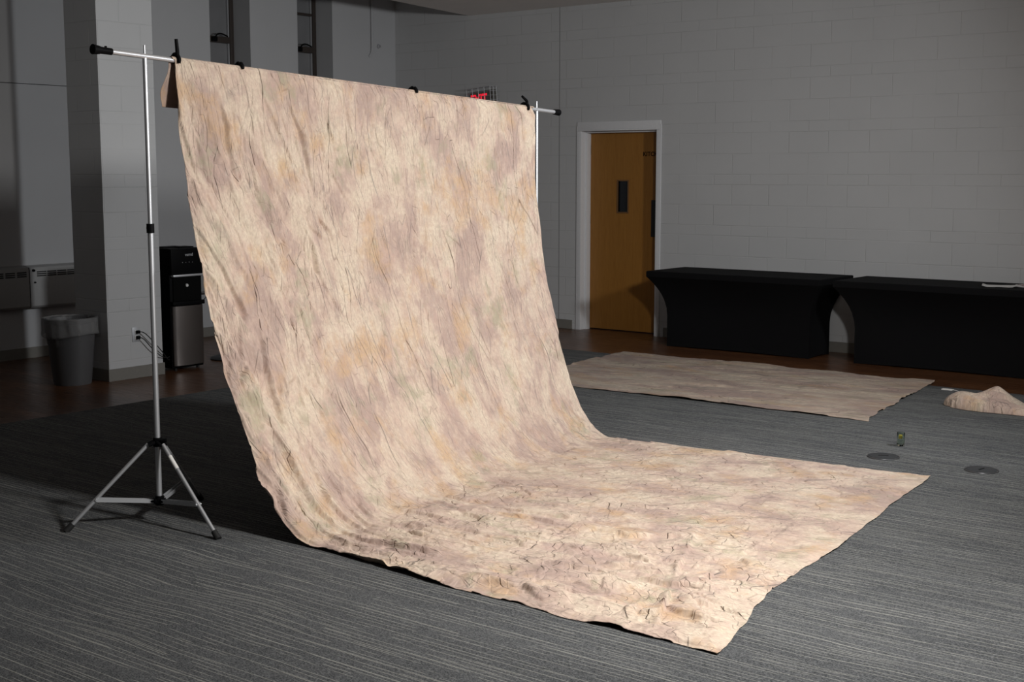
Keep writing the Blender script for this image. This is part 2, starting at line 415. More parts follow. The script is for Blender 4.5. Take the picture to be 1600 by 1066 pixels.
# windows
def make_window(i, y0, y1, bars, thick):
    xg = LX - .30
    t = bpy.data.objects.new('window_%d' % i, None); C.objects.link(t); t.location = (xg, (y0 + y1) / 2, wz0)
    struct(t, ['tall narrow brown-framed window left of the other, its bar higher in view', 'tall narrow brown-framed window nearer the room corner'][i-1], 'window')
    hw = (y1 - y0) / 2; hh = wz1 - wz0
    bm = bmesh.new()
    box(bm, -.03, .04, -hw, -hw + .05, 0, hh, .004); box(bm, -.03, .04, hw - .05, hw, 0, hh, .004)
    box(bm, -.03, .04, -hw + .05, hw - .05, 0, .05, .004); box(bm, -.03, .04, -hw + .05, hw - .05, hh - .05, hh, .004)
    for z in bars: box(bm, -.02, .03, -hw + .05, hw - .05, z - wz0 - .014, z - wz0 + .014, .003)
    box(bm, -.02, .05, -hw + .05, hw - .05, thick - wz0 - .035, thick - wz0 + .03, .006)
    obj('frame', bm, M_brown, t, True)
    bm = bmesh.new(); box(bm, .0, .02, hw - .062, hw - .05, .05, hh - .05); 
    obj('glazing_bead', bm, M_alud, t)
    bm = bmesh.new(); box(bm, -.012, -.006, -hw + .03, hw - .03, .03, hh - .03)
    obj('pane', bm, M_pane, t)
    bm = bmesh.new(); box(bm, .05, .075, -.05, .02, thick - wz0 - .03, thick - wz0 + .02, .006)
    path_tube(bm, spline([(.07, -.02, thick - wz0 + .0), (.10, 0, thick - wz0 + .045), (.10, .06, thick - wz0 + .05), (.09, .14, thick - wz0 + .03)], 5), .008, 8)
    obj('latch', bm, M_black, t, True)
    bm = bmesh.new(); box(bm, -.06, LX - xg - .0, -hw, hw, -.03, -.002, .003)
    obj('sill', bm, M_heater, t)
make_window(1, *wins[0], [3.56], 3.10)
make_window(2, *wins[1], [3.47], 3.08)

# door
t = bpy.data.objects.new('door_1', None); C.objects.link(t); t.location = ((dx0 + dx1) / 2, BY, 0)
struct(t, 'orange-brown oak door in a pale frame with a small dark vision window', 'door')
W2 = (dx1 - dx0) / 2
bm = bmesh.new()
fw, pr = .05, .012
for s in (-1, 1):
    x0, x1 = sorted((s * (W2 + .0), s * (W2 - fw))); x0o, x1o = x0, x1
    box(bm, x0, x1, -pr, .24, 0, dz1 - fw, .003)
    x0, x1 = sorted((s * (W2 + .0), s * (W2 + .006))); box(bm, x0, x1, -pr, 0, 0, dz1 + .006)
    x0, x1 = sorted((s * (W2 - fw), s * (W2 - fw - .018))); box(bm, x0, x1, .075, .15, 0, dz1 - fw - .018, .002)
box(bm, -W2, W2, -pr, .24, dz1 - fw, dz1 + .045, .003)
box(bm, -W2 + fw, W2 - fw, .075, .15, dz1 - fw - .018, dz1 - fw, .002)
obj('door_frame', bm, M_trimw, t, True)
# leaf with a real opening for the vision window
lx0, lx1, lz1 = -W2 + fw + .006, W2 - fw - .006, dz1 - fw - .006
vx0, vx1, vz0, vz1 = -7.965 + 7.8675, -7.845 + 7.8675, 1.285, 1.61
bm = bmesh.new(); ly0, ly1 = .152, .197
for a, b, z0, z1 in ((lx0, vx0, .012, lz1), (vx1, lx1, .012, lz1), (vx0, vx1, .012, vz0), (vx0, vx1, vz1, lz1)):
    box(bm, a, b, ly0, ly1, z0, z1)
leaf = obj('door_leaf', bm, M_door, t)
bm = bmesh.new(); b_ = .014
box(bm, vx0 - b_, vx0, ly0 - .008, ly0 + .02, vz0 - b_, vz1 + b_, .002); box(bm, vx1, vx1 + b_, ly0 - .008, ly0 + .02, vz0 - b_, vz1 + b_, .002)
box(bm, vx0, vx1, ly0 - .008, ly0 + .02, vz0 - b_, vz0, .002); box(bm, vx0, vx1, ly0 - .008, ly0 + .02, vz1, vz1 + b_, .002)
obj('vision_frame', bm, plain('vision_frame_wood', (.16, .08, .03), .5), t, True)
bm = bmesh.new(); box(bm, vx0, vx1, ly0 + .015, ly0 + .021, vz0, vz1)
obj('vision_glass', bm, plain('dark_glass', (.012, .013, .016), .12), t)
bm = bmesh.new(); box(bm, -7.548 + 7.8675, lx1 - .01, ly0 - .004, ly0, 1.03, 1.415, .001)
obj('push_plate', bm, plain('dark_push_plate', (.014, .012, .012), .4), t)
kt = text_mesh('door_lettering', 'KITCHEN', .062, M_black, (-7.528 + 7.8675, ly0 - .0012, 1.893), (PI / 2, 0, 0), t, .0006, .0012)
bm = bmesh.new()
for z in (.25, 1.2, 1.95): box(bm, lx0 - .004, lx0 + .012, ly0 - .008, ly0 + .004, z - .05, z + .05, .003)
obj('hinge', bm, M_steel, t, True)

# wall heaters
def heater(y0, y1, label, vents, knobs=()):
    t = thing('wall_heater', label, 'heater', (LX, (y0 + y1) / 2, .47), group=None)
    hw = (y1 - y0) / 2; bm = bmesh.new(); D = .105
    pr_ = [(0, 0), (D - .02, 0), (D, .02), (D, .35), (D - .012, .372), (0, .388)]
    for s in (0,):
        A = [bm.verts.new((x, -hw, z)) for x, z in pr_]; B = [bm.verts.new((x, hw, z)) for x, z in pr_]
        bm.faces.new(A); bm.faces.new(B[::-1])
        for i in range(6): bm.faces.new((A[i], B[i], B[(i+1) % 6], A[(i+1) % 6]))
    obj('casing', bm, M_heater, t, True)
    for vy in vents:
        bm = bmesh.new()
        for k in range(3):
            box(bm, D - .004, D + .0012, vy - .048, vy + .048, .288 + k * .018, .299 + k * .018)
        obj('vent_grille', bm, M_dark, t)
    for (ky, kz, kr) in knobs:
        bm = bmesh.new(); tube(bm, (D - .002, ky, kz), (D + .018, ky, kz), kr, kr * .85, 14); obj('knob', bm, M_black, t, True)
    return t
c1 = (6.84 + 3.5) / 2
heater(3.5, 6.835, 'pale grey wall heater cover running off the left edge', [6.765 - c1 - .115 * k for k in range(28)])
c2 = (6.845 + 8.9) / 2
heater(6.845, 8.9, 'pale grey wall heater cover ending behind the block column', [6.965 - c2 + .105 * k for k in range(14)], [(6.88 - c2, .345, .013), (6.89 - c2, .235, .008)])

# conduit and knob high on the window wall
bm = bmesh.new()
path_tube(bm, [(LX + .018, 11.44, 4.35), (LX + .018, 11.44, 3.18)] + [tuple(p) for p in spline([(LX + .018, 11.44, 3.15), (LX + .016, 11.435, 3.10), (LX + .01, 11.42, 3.06), (LX + .002, 11.40, 3.04)], 4)], .014, 12)
tag(obj('wall_conduit', bm, M_plaster, None, True), 'thin vertical pipe running down the wall near the room corner', 'pipe')
bm = bmesh.new(); tube(bm, (LX + .0005, 11.56, 3.165), (LX + .02, 11.56, 3.165), .026, .024, 20); tube(bm, (LX + .02, 11.56, 3.165), (LX + .045, 11.56, 3.165), .012, .010, 16)
tag(obj('wall_hook', bm, M_alud, None, True), 'small round metal knob on the wall beside the thin pipe', 'hook')

# exit sign with wire guard
t = thing('exit_sign', 'exit sign with red letters and wire guard above the backdrop', 'sign', (-9.66, BY, 2.385)); t.rotation_euler = (0, -.08, 0)
bm = bmesh.new(); box(bm, -.17, .17, -.06, -.0, 0, .23, .008); obj('housing', bm, plain('sign_housing', (.14, .135, .12), .5), t, True)
m = NT('red_lit_letters'); m.set(color=(.5, .01, .02), rough=.4); m.b.inputs['Emission Color'].default_value = (1, .02, .05, 1); m.b.inputs['Emission Strength'].default_value = .75
xt = text_mesh('lettering', 'EXIT', .20, m.m, (-.045, -.0625, .115), (PI / 2, 0, 0), t, .001, .005); xt.scale = (.58, 1, 1)
bm = bmesh.new(); wr = .0028
for k in range(7):
    z = -.03 + .048 * k
    path_tube(bm, [(-.19, 0, z), (-.17, -.12, z), (.17, -.12, z), (.21, 0, z)], wr, 6)
for xx in (-.17, -.085, 0, .085, .17): tube(bm, (xx, -.12, -.03), (xx, -.12, .262), wr, n=6)
for yy in (-.08, -.04): tube(bm, (.17 - (yy + .12) * -.33, yy, -.03), (.17 - (yy + .12) * -.33, yy, .262), wr, n=6)
for k in range(5): tube(bm, (-.17 + .085 * k, -.12, .262), (-.17 + .085 * k, 0, .27), wr, n=6)
obj('wire_guard', bm, M_alud, t, True)

# ------------------------------------------------------------------ cloth machinery (numpy)
def crumple(x, y, cell, seed, g=.15, k=14., ax=1., ay=1., ang=0.):
    """soft Voronoi facets: tilted planes that meet at creases. cell stretched by ax, ay along rotated axes."""
    ca, sa = math.cos(ang), math.sin(ang)
    u = (x * ca + y * sa) / (cell * ax); v = (-x * sa + y * ca) / (cell * ay)
    iu = np.floor(u).astype(np.int64); iv = np.floor(v).astype(np.int64)
    num = np.zeros_like(u); den = np.zeros_like(u)
    def hsh(a, b, c):
        n = (a * 374761393 + b * 668265263 + (c + seed * 131) * 2147483647) & 0xffffffff
        n = ((n ^ (n >> 13)) * 1274126177) & 0xffffffff
        n = ((n ^ (n >> 16)) * 2246822519) & 0xffffffff
        return ((n ^ (n >> 15)) & 0xffff) / 65535.
    for di in (-1, 0, 1):
        for dj in (-1, 0, 1):
            a = iu + di; b = iv + dj
            px = a + .1 + .8 * hsh(a, b, 1); py = b + .1 + .8 * hsh(a, b, 2)
            gx = (hsh(a, b, 3) - .5) * 3.4 * g; gy = (hsh(a, b, 4) - .5) * 3.4 * g; c = (hsh(a, b, 5) - .5) * .5 * g
            ddx = u - px; ddy = v - py
            w_ = np.exp(-k * (ddx * ddx + ddy * ddy))
            num += w_ * (gx * ddx + gy * ddy + c); den += w_
    return num / (den + 1e-12) * cell * min(ax, ay)
def vnoise(x, y, seed):
    ix = np.floor(x).astype(np.int64); iy = np.floor(y).astype(np.int64); fx = x - ix; fy = y - iy
    fx = fx * fx * (3 - 2 * fx); fy = fy * fy * (3 - 2 * fy)
    def h(a, b):
        n = (a * 374761393 + b * 668265263 + seed * 974634777) & 0xffffffff
        n = ((n ^ (n >> 13)) * 1274126177) & 0xffffffff
        return ((n ^ (n >> 16)) & 0xffff) / 65535.
    return (h(ix, iy) * (1 - fx) + h(ix + 1, iy) * fx) * (1 - fy) + (h(ix, iy + 1) * (1 - fx) + h(ix + 1, iy + 1) * fx) * fy
def fbm(x, y, seed, o=4):
    r = 0; a = .5
    for i in range(o): r = r + a * (vnoise(x * 2**i, y * 2**i, seed + i) - .5); a *= .5
    return r
def smooth(x, a, b):
    t = np.clip((x - a) / (b - a), 0, 1); return t * t * (3 - 2 * t)
def grid_object(name, P, UV, mat, thick=.0012):
    nt, ns, _ = P.shape
    me = bpy.data.meshes.new(name)
    idx = np.arange(nt * ns).reshape(nt, ns)
    q = np.stack([idx[:-1, :-1], idx[:-1, 1:], idx[1:, 1:], idx[1:, :-1]], -1).reshape(-1, 4)
    me.vertices.add(nt * ns); me.vertices.foreach_set('co', P.astype(np.float32).ravel())
    me.loops.add(q.size); me.loops.foreach_set('vertex_index', q.ravel().astype(np.int32))
    me.polygons.add(len(q)); me.polygons.foreach_set('loop_start', np.arange(0, q.size, 4, dtype=np.int32))
    me.polygons.foreach_set('use_smooth', np.ones(len(q), dtype=bool))
    me.update(calc_edges=True)
    uvl = me.uv_layers.new(name='UVMap'); uvl.data.foreach_set('uv', UV.reshape(-1, 2)[q.ravel()].astype(np.float32).ravel())
    me.materials.append(mat); me.validate()
    o = bpy.data.objects.new(name, me); C.objects.link(o)
    if thick:
        md = o.modifiers.new('thickness', 'SOLIDIFY'); md.thickness = thick; md.offset = -1; md.use_even_offset = False
    return o
def resample(P, n):
    d = np.r_[0, np.cumsum(np.linalg.norm(np.diff(P, axis=0), axis=1))]
    t = np.linspace(0, d[-1], n); return np.stack([np.interp(t, d, P[:, i]) for i in range(3)], 1), d[-1]

# bar line
def bar(yv): return np.array([-5.278, yv, 2.241 - (yv - 3.947) * .0444])
# left (near) edge and right (far) edge of the backdrop
Lp = [(-.967, 2.232), (-.948, 2.005), (-.924, 1.792), (-.874, 1.578), (-.815, 1.365), (-.755, 1.106), (-.682, .88), (-.564, .583), (-.461, .411), (-.306, .189), (-.174, .066), (-.06, .014), (.06, .006)]
Rp = [(-.512, 2.10), (-.510, 1.803), (-.503, 1.576), (-.480, 1.327), (-.463, 1.119), (-.404, .849), (-.339, .622), (-.275, .437), (-.192, .212), (-.095, .074), (0, .016), (.10, .006)]
def edge_curve(base, dirv, prof):
    b = Vector(base); d = Vector(dirv)
    pts = [b + d * s + Vector((0, 0, z)) for s, z in prof]
    return np.array([tuple(p) for p in spline([tuple(p) for p in pts], 10)])
Lc = edge_curve((-4.306, 4.085, 0), (.9996, -.0294, 0), Lp)
Rc = edge_curve((-4.753, 7.033, 0), (.9957, .093, 0), Rp)
Lc[0] = (-5.262, 4.105, 2.236); Rc[0] = (-5.262, 6.945, 2.119)
Rc[:, 1] -= .035 * smooth(Rc[:, 2], 1.1, 1.75)
NS, NH, NF = 560, 420, 420
Lh, lh = resample(Lc, NH); Rh, rh = resample(Rc, NH)
Lf, _ = resample(np.array([Lc[-1], (-2.234, 4.024, .006)]), NF); Rf, _ = resample(np.array([Rc[-1], (-2.676, 7.227, .006)]), NF)
HT = (lh + rh) / 2
# part over the bar and hanging behind it
NB = 70
def back_part(yv, n):
    b = bar(yv); pts = []
    for i in range(24):                       # round the bar from the front to the back
        a = PI * i / 23; pts.append((b[0] + .016 * math.cos(a), yv, b[2] + .016 * math.sin(a)))
    for k in range(1, 20): pts.append((b[0] - .016 - .05 * (k / 19), yv, b[2] - .22 * k / 19))
    return resample(np.array(pts)[::-1], n)[0]
Lb = back_part(4.105, NB); Lb[:, 1] -= .026 * smooth(-Lb[:, 2], -2.22, -2.14) + .01 * np.sin(Lb[:, 2] * 40); Rb = back_part(6.945, NB)
Le = np.concatenate([Lb[:-1], Lh, Lf[1:]]); Re = np.concatenate([Rb[:-1], Rh, Rf[1:]])
tt = np.concatenate([np.linspace(-.28, 0, NB)[:-1], np.linspace(0, HT, NH), HT + np.linspace(0, 1.95, NF)[1:]])
s = np.linspace(0, 1, NS)
SS, TT = np.meshgrid(s, tt)
Wm = 3.0; X = SS * Wm; Y = TT
P = Le[:, None, :] * (1 - SS[..., None]) + Re[:, None, :] * SS[..., None]
# tension lets the middle of the drape sag a little behind the straight line between the edges
hang = smooth(TT, .1, .9) * (1 - smooth(TT, HT - .9, HT - .1))
P[..., 0] -= .035 * np.sin(PI * SS) * hang * smooth(TT, .2, 1.2)
# free front edge: slightly concave near the near corner, ragged
ff = smooth(TT, HT + 1.0, HT + 1.95)
P[..., 0] -= ff * (.065 * np.exp(-((SS - .22) / .17) ** 2) * smooth(SS, -.02, .28) + .03 * np.sin(PI * SS) + .014 * fbm(X * 3, X * 0 + 1.3, 5) * 2 + .012 * fbm(X * 8, X * 0 + 4.3, 15) * 2)
# ragged side edges
for side, sgn, sd in ((0, -1, 11), (1, 1, 23)):
    e = np.exp(-((SS - side) * Wm / .05) ** 2)
    amp = (.007 + .013 * smooth(TT, .6, 2.3)) * (TT > .0)
    P[..., 1] += sgn * e * amp * 2 * fbm(Y * 4.5, Y * 0 + side, sd)
    P[..., 1] += (-.02 * (1 - side)) * e * np.sin(PI * np.clip((TT - HT) / 1.9, 0, 1)) * 1.2
# edge of the hanging left side curls back
e = np.exp(-(X / .035) ** 2) * smooth(TT, .25, .6) * (1 - smooth(TT, HT - .1, HT + .1))
P[..., 0] -= .018 * e
# normals
dS = np.gradient(P, axis=1); dT = np.gradient(P, axis=0)
N = np.cross(dT, dS); N /= np.linalg.norm(N, axis=2, keepdims=True) + 1e-12
# wrinkles
fl = smooth(TT, HT - .55, HT + .05)                 # 0 hanging, 1 on the floor
wx = X + .09 * fbm(X * 1.7, Y * 1.7, 31) * 2; wy = Y + .09 * fbm(X * 1.7, Y * 1.7, 47) * 2
h = np.zeros_like(X)
topfade = smooth(TT, 0, .18)
# long vertical creases of the hanging part
h += (1 - fl) * topfade * .16 * crumple(wx, wy, .10, 3, .22, 24, 1, 4.5, .08)
h += (1 - fl) * topfade * .14 * crumple(wx, wy, .055, 4, .2, 24, 1, 5, -.10) * smooth(fbm(X * 1.3, Y * .9, 8), -.1, .15)
# diagonal pull folds from the near clamp: fan running down and right
fan = (1 - smooth(X + .22 * TT, .75, 1.75)) * (1 - smooth(TT, 1.5, 2.3)) * smooth(TT, .02, .3)
h += fan * .40 * crumple(wx, wy, .085, 12, .42, 34, 1, 6.5, -.42)
h += fan * .34 * crumple(wx, wy, .042, 13, .40, 34, 1, 8, -.30)
# folds following the near edge down the curve
ed = (1 - smooth(X, .15, .85)) * smooth(TT, .9, 1.6) * (1 - smooth(TT, HT + .2, HT + .9))
h += ed * .46 * crumple(wx, wy, .10, 21, .50, 36, 1, 5, -.06)
h += ed * .34 * crumple(wx, wy, .045, 22, .45, 36, 1, 6, -.14)
# transition and floor
tr = smooth(TT, HT - .75, HT - .1)
h += tr * .12 * crumple(wx, wy, .17, 51, .26, 38, 1, 1.5, .5)
h += tr * .10 * crumple(wx, wy, .085, 52, .30, 38, 1, 1.7, -.4)
h += tr * .10 * crumple(wx, wy, .042, 53, .30, 38, 1, 1.6, .9)
# near half of the floor: folds swept parallel to the near edge
sw = (1 - smooth(X, .7, 1.7)) * smooth(TT, HT - .35, HT + .15)
h += sw * .34 * crumple(wx, wy, .11, 61, .45, 36, 1, 4.2, -.12)
h += sw * .26 * crumple(wx, wy, .05, 62, .45, 36, 1, 4, -.3)
# spokes towards the near front corner
cxx, cyy = .55, HT + 1.55
rr = np.hypot(X - cxx, Y - cyy); th = np.arctan2(Y - cyy, X - cxx)
sp_m = np.exp(-(rr / .75) ** 2) * smooth(rr, .04, .22)
sp_m = sp_m * (1 - smooth(Y, HT + 1.7, HT + 1.92)) * smooth(X, .04, .2)
h += sp_m * .036 * crumple(th * 1.0, rr * .05, .30, 71, 1.6, 30)
h += .002 * fbm(X * 12, Y * 12, 88) * (.4 + fl)
h += .018 * fbm(X * 1.6, Y * 1.6, 90) * (1 - fl) * topfade
h += tr * .008 * np.clip(fbm(X * 2.4, Y * 2.4, 91), 0, 1)
h *= 1 - .7 * np.exp(-((Y - (HT + 1.95)) / .07) ** 2)
h += .012 * fl
P += N * h[..., None]
# small hollow fold near the front corner and lifted hems
edge_d = np.minimum(np.minimum(X, Wm - X), np.abs(HT + 1.95 - Y))
P[..., 2] -= fl * .009 * np.exp(-(edge_d / .045) ** 2)
P[..., 2] += fl * .010 * np.exp(-((X - .0) / .03) ** 2) * np.clip(.35 + 2.2 * fbm(Y * 2.5, Y * 0, 101), 0, 1)
P[..., 2] += fl * .008 * np.exp(-((Y - (HT + 1.95)) / .03) ** 2) * np.clip(.3 + 2.2 * fbm(X * 3.5, X * 0, 103), 0, 1)
onfl = TT > HT - .3
P[..., 2] = np.where(onfl, np.maximum(P[..., 2], .0085), P[..., 2])
# keep the hang outside the bar
nearbar = np.abs(TT) < .06
UV = np.stack([X, Y], -1)
back = grid_object('muslin_backdrop', P, UV, M_cloth, .0012)
tag(back, 'large cream and mauve mottled muslin backdrop hanging from the crossbar and sweeping over the carpet', 'backdrop')
bm = bmesh.new(); box(bm, -5.3475, -5.3445, 4.10, 4.15, 2.02, 2.045)
o = obj('care_label', bm, M_label, back); o['label'] = 'white sewn label'

# ------------------------------------------------------------------ stands
def stand(x, y, feet, top, ztop_collar, label, group=None):
    t = thing('backdrop_stand', label, 'light stand', (x, y, 0))
    bm = bmesh.new(); tube(bm, (0, 0, .10), (0, 0, 1.44), .0135); obj('lower_pole', bm, M_alu, t, True)
    bm = bmesh.new(); tube(bm, (0, 0, 1.44), (0, 0, top - .045), .0105); obj('upper_pole', bm, M_alu, t, True)
    bm = bmesh.new(); tube(bm, (0, 0, top - .0449), (0, 0, top), .0055, .0045, 14); obj('spigot', bm, M_alu, t, True)
    bm = bmesh.new(); tube(bm, (0, 0, ztop_collar - .022), (0, 0, ztop_collar + .022), .0185, n=24)
    tube(bm, (-.012, .01, ztop_collar), (-.055, .03, ztop_collar), .007, .011, 12); obj('clamp_collar', bm, M_black, t, True)
    hz, bz = .405, .115
    bm = bmesh.new(); tube(bm, (0, 0, hz - .022), (0, 0, hz + .022), .022, n=24)
    for fx, fy in feet:
        d = Vector((fx, fy, 0)).normalized(); q = Vector((-d.y, d.x, 0))
        c = d * .034
        for s_ in (-1, 1):
            p = c + q * .013 * s_; tube(bm, p + Vector((0, 0, hz)) - d * .02, p + Vector((0, 0, hz - .012)) + d * .012, .011, .009, 10)
    tube(bm, (.015, -.01, hz + .01), (.052, .012, hz + .012), .006, .010, 12)
    obj('upper_hub', bm, M_black, t, True)
    bm = bmesh.new(); tube(bm, (0, 0, bz - .022), (0, 0, bz + .024), .021, n=24)
    for fx, fy in feet:
        d = Vector((fx, fy, 0)).normalized(); tube(bm, d * .012 + Vector((0, 0, bz - .002)), d * .045 + Vector((0, 0, bz)), .016, .012, 12)
    obj('lower_hub', bm, M_black, t, True)
    for i, (fx, fy) in enumerate(feet):
        d = Vector((fx, fy, 0)); dn = d.normalized()
        a = dn * .045 + Vector((0, 0, hz - .008)); b = d + Vector((0, 0, .016))
        bm = bmesh.new(); tube(bm, a, b, .0095)
        leg = obj('leg', bm, M_alu, t, True)
        bm = bmesh.new(); u = (b - a).normalized()
        tube(bm, b - u * .034, b + u * .012, .0145, .0165, 18); obj('rubber_foot', bm, M_rubber, leg, True)
        if i == 1:
            m1 = a + (b - a) * .13; m2 = a + (b - a) * .27
            bm = bmesh.new(); tube(bm, m1, m2, .0102, n=20); sl = obj('sticker', bm, M_label, leg, True)
        # flat brace from the lower hub to the leg
        p0 = dn * .03 + Vector((0, 0, bz)); k_ = .655; p1 = a + (b - a) * k_
        q = Vector((-dn.y, dn.x, 0)) * .0105
        bm = bmesh.new()
        for s_ in (-1, 1):
            vs = []
            for p in (p0, p1):
                for dz in (-.0095, .0095):
                    for oo in (-.001, .001): vs.append(bm.verts.new(p + q * s_ + q.normalized() * oo + Vector((0, 0, dz))))
            for f in ((0,1,3,2), (4,6,7,5), (0,2,6,4), (1,5,7,3), (0,4,5,1), (2,3,7,6)): bm.faces.new([vs[j] for j in f])
        obj('brace', bm, M_alud, t)
        bm = bmesh.new(); tube(bm, p1 - q * 1.5, p1 + q * 1.5, .005, n=12); obj('rivet', bm, M_alu, t, True)
    return t
f_ = [(-5.476 + 5.2735, 3.566 - 3.947), (-4.81 + 5.2735, 3.918 - 3.947), (-5.478 + 5.2735, 4.357 - 3.947)]
stand(-5.2785, 3.947, f_, 2.292, 1.438, 'silver tripod stand at the left end of the crossbar, fully in view')
rot = lambda p, a: (p[0] * math.cos(a) - p[1] * math.sin(a), p[0] * math.sin(a) + p[1] * math.cos(a))
fr_ = [(-.43, 0), (.215, -.372), (-.1, .40)]
stand(-5.279, 6.992, [(-.42, .1), (.10, -.42), (-.2, .36)], 2.158, 1.35, 'silver tripod stand behind the right edge of the backdrop')

# crossbar
t = thing('crossbar', 'silver crossbar resting on both stands above the backdrop', 'crossbar', tuple(bar(3.69)))
b0 = Vector(tuple(bar(3.69)))
def rel(yv): return Vector(tuple(bar(yv))) - b0
bm = bmesh.new(); tube(bm, rel(3.72), rel(7.19), .0125, n=24); obj('tube', bm, M_alu, t, True)
bm = bmesh.new(); tube(bm, rel(3.665), rel(3.70), .0235, .019, 24); tube(bm, rel(3.70), rel(3.765), .0165, .0155, 24)
tube(bm, rel(3.735) + Vector((0, 0, .012)), rel(3.735) + Vector((0, 0, .022)), .006, n=10); obj('end_cap', bm, M_black, t, True)
bm = bmesh.new(); tube(bm, rel(7.18), rel(7.235), .0175, .021, 24); obj('end_cap', bm, M_black, t, True)

# spring clamps
def clamp(yv, ang, label, tilt=0, low=False):
    b = bar(yv); t = thing('spring_clamp', label, 'clamp', (b[0], yv, b[2]), 0, 'black spring clamps along the crossbar')
    # two arms crossing over the bar; jaws grip front and back, handles rise behind
    for s_ in (1, -1):
        bm = bmesh.new(); ca, sa = math.cos(ang * s_), math.sin(ang * s_)
        pts = [(s_ * .0205, 0, .0), (s_ * .0215, 0, .006), (s_ * .017, 0, .017), (s_ * .008, 0, .024)] if low and s_ > 0 else [(s_ * .0205, 0, -.014), (s_ * .0215, 0, -.006), (s_ * .022, 0, .006), (s_ * .010, 0, .026)]
        k = [(-s_ * .01 * 0 + s_ * .012, 0, .03)]
        hx, hy, hz_ = (0.02, 0, .03) if s_ > 0 else (-.018, 0, .03)
        if s_ > 0: e_ = [(.012 + .02 * math.sin(tilt), .01 * math.sin(ang), .045), (.015 + .06 * math.sin(tilt), .07 * math.sin(ang), .03 + .07 * math.cos(ang))]
        else: e_ = [(-.03, .012, .030), (-.06, .02, .018)]
        if low and s_ > 0: e_ = [(-.012, .02, .028), (-.045, .035, .012)]
        P_ = spline(pts + e_, 5); n_ = len(P_)
        path_tube(bm, P_, [.0075 + .003 * math.sin(PI * i / n_) for i in range(n_)], 10)
        obj('clamp_arm', bm, M_black, t, True)
    bm = bmesh.new(); tube(bm, (0, -.013, .026), (0, .013, .026), .008, n=14); obj('spring', bm, M_black, t, True)
    return t
clamp(4.128, -.12, 'black clamp at the left end with upright handle')
clamp(4.52, 1.35, 'black clamp second from the left end of the backdrop, only its low hump showing', -.8, True)
clamp(5.815, 1.35, 'black clamp on the backdrop top just left of the exit sign', -.8, True)
clamp(6.875, -.95, 'black clamp at the right end with handle slanting up to the left')

# ------------------------------------------------------------------ second muslin lying on the floor
nx, ny = 420, 300
u_, v_ = np.meshgrid(np.linspace(0, 1, nx), np.linspace(0, 1, ny))
c00, c10, c11, c01 = np.array((-6.72, 8.57)), np.array((-3.66, 8.60)), np.array((-3.93, 10.60)), np.array((-6.93, 10.56))
Q = (c00 * (1 - u_[..., None]) + c10 * u_[..., None]) * (1 - v_[..., None]) + (c01 * (1 - u_[..., None]) + c11 * u_[..., None]) * v_[..., None]
Xr, Yr = u_ * 3, v_ * 2
Q[..., 0] += (np.exp(-((u_ - 1) / .02) ** 2) * .05 * fbm(Yr * 4, Yr * 0, 7) * 2 + np.exp(-(u_ / .03) ** 2) * .04 * fbm(Yr * 3, Yr * 0, 9) * 2)
Q[..., 1] += (np.exp(-((v_ - 1) / .03) ** 2) * .035 * fbm(Xr * 2.5, Xr * 0, 17) * 2 + np.exp(-(v_ / .03) ** 2) * .03 * fbm(Xr * 2.5, Xr * 0, 19) * 2)
hz_ = .011 + .5 * crumple(Xr, Yr, .2, 5, .10, 12, 3, 1, .05) + .4 * crumple(Xr, Yr, .08, 6, .10, 12, 2, 1, .1) + .012 * np.clip(fbm(Xr * 2, Yr * 3, 3), 0, 1)
edge_ = np.minimum.reduce([u_ * 3, (1 - u_) * 3, v_ * 2, (1 - v_) * 2])
hz_ += .012 * np.exp(-(edge_ / .03) ** 2) * np.clip(.2 + 2 * fbm(Xr * 3, Yr * 3, 40), 0, 1)
hz_ = np.maximum(hz_, .0078)
Q3 = np.concatenate([Q, hz_[..., None]], -1)
rug = grid_object('floor_muslin', Q3[:, ::-1], np.stack([Yr + 5.2, Xr * .6 + 9.1], -1)[:, ::-1], M_muslin('dyed_muslin_shaded', .64), .0015)  # same muslin, the weaker light here put into a darker colour
tag(rug, 'mauve and beige mottled cloth lying flat on the floor in front of the black tables', 'cloth')

# heap of muslin with a tag string
t = thing('cloth_bundle', 'pink beige folded cloth heap on the carpet at the right edge', 'cloth', (-3.0, 9.62, .006))
n1_, n2_ = 150, 90
uu, vv = np.meshgrid(np.sin(np.linspace(-PI / 2, PI / 2, n1_)), np.sin(np.linspace(-PI / 2, PI / 2, n2_)))
def heap(uu, vv):
    xw = uu * .46; yw = vv * .17
    ridge = .095 * np.exp(-(np.abs(uu + .25) / .24) ** 1.6) * np.exp(-((vv - .25) / .5) ** 2)
    body = (.070 - .038 * smooth(uu, -.3, .3)) * (1 - np.abs(uu) ** 14) ** .5 * (1 - np.abs(vv) ** 6) ** .5
    body2 = .03 * np.exp(-((uu + .75) / .18) ** 2) * (1 - vv ** 2)
    step = .02 * smooth(.1 * np.sin(uu * 4) - vv, -.02, .1) * (1 - np.abs(uu) ** 4)
    z = (ridge + body2) * (1 - np.abs(vv) ** 6) * (1 - np.abs(uu) ** 6) + body + step * (1 - np.abs(vv) ** 8)
    z += (.22 * crumple(xw, yw, .12, 9, .35, 14, 2, 1, .3) + .012 * fbm(xw * 9, yw * 9, 4)) * (1 - np.maximum(np.abs(uu), np.abs(vv)) ** 6)
    wob = 1 + .12 * fbm(uu * 2, vv * 2, 61) * 2
    return xw * (1 - .10 * vv ** 2) * wob, yw * (1 - .25 * np.abs(uu) ** 3) * wob + .02 * np.sin(uu * 3), np.maximum(z, 0)
hx_, hy_, hzz = heap(uu, vv)
top_ = np.stack([hx_, hy_, hzz + .002], -1)
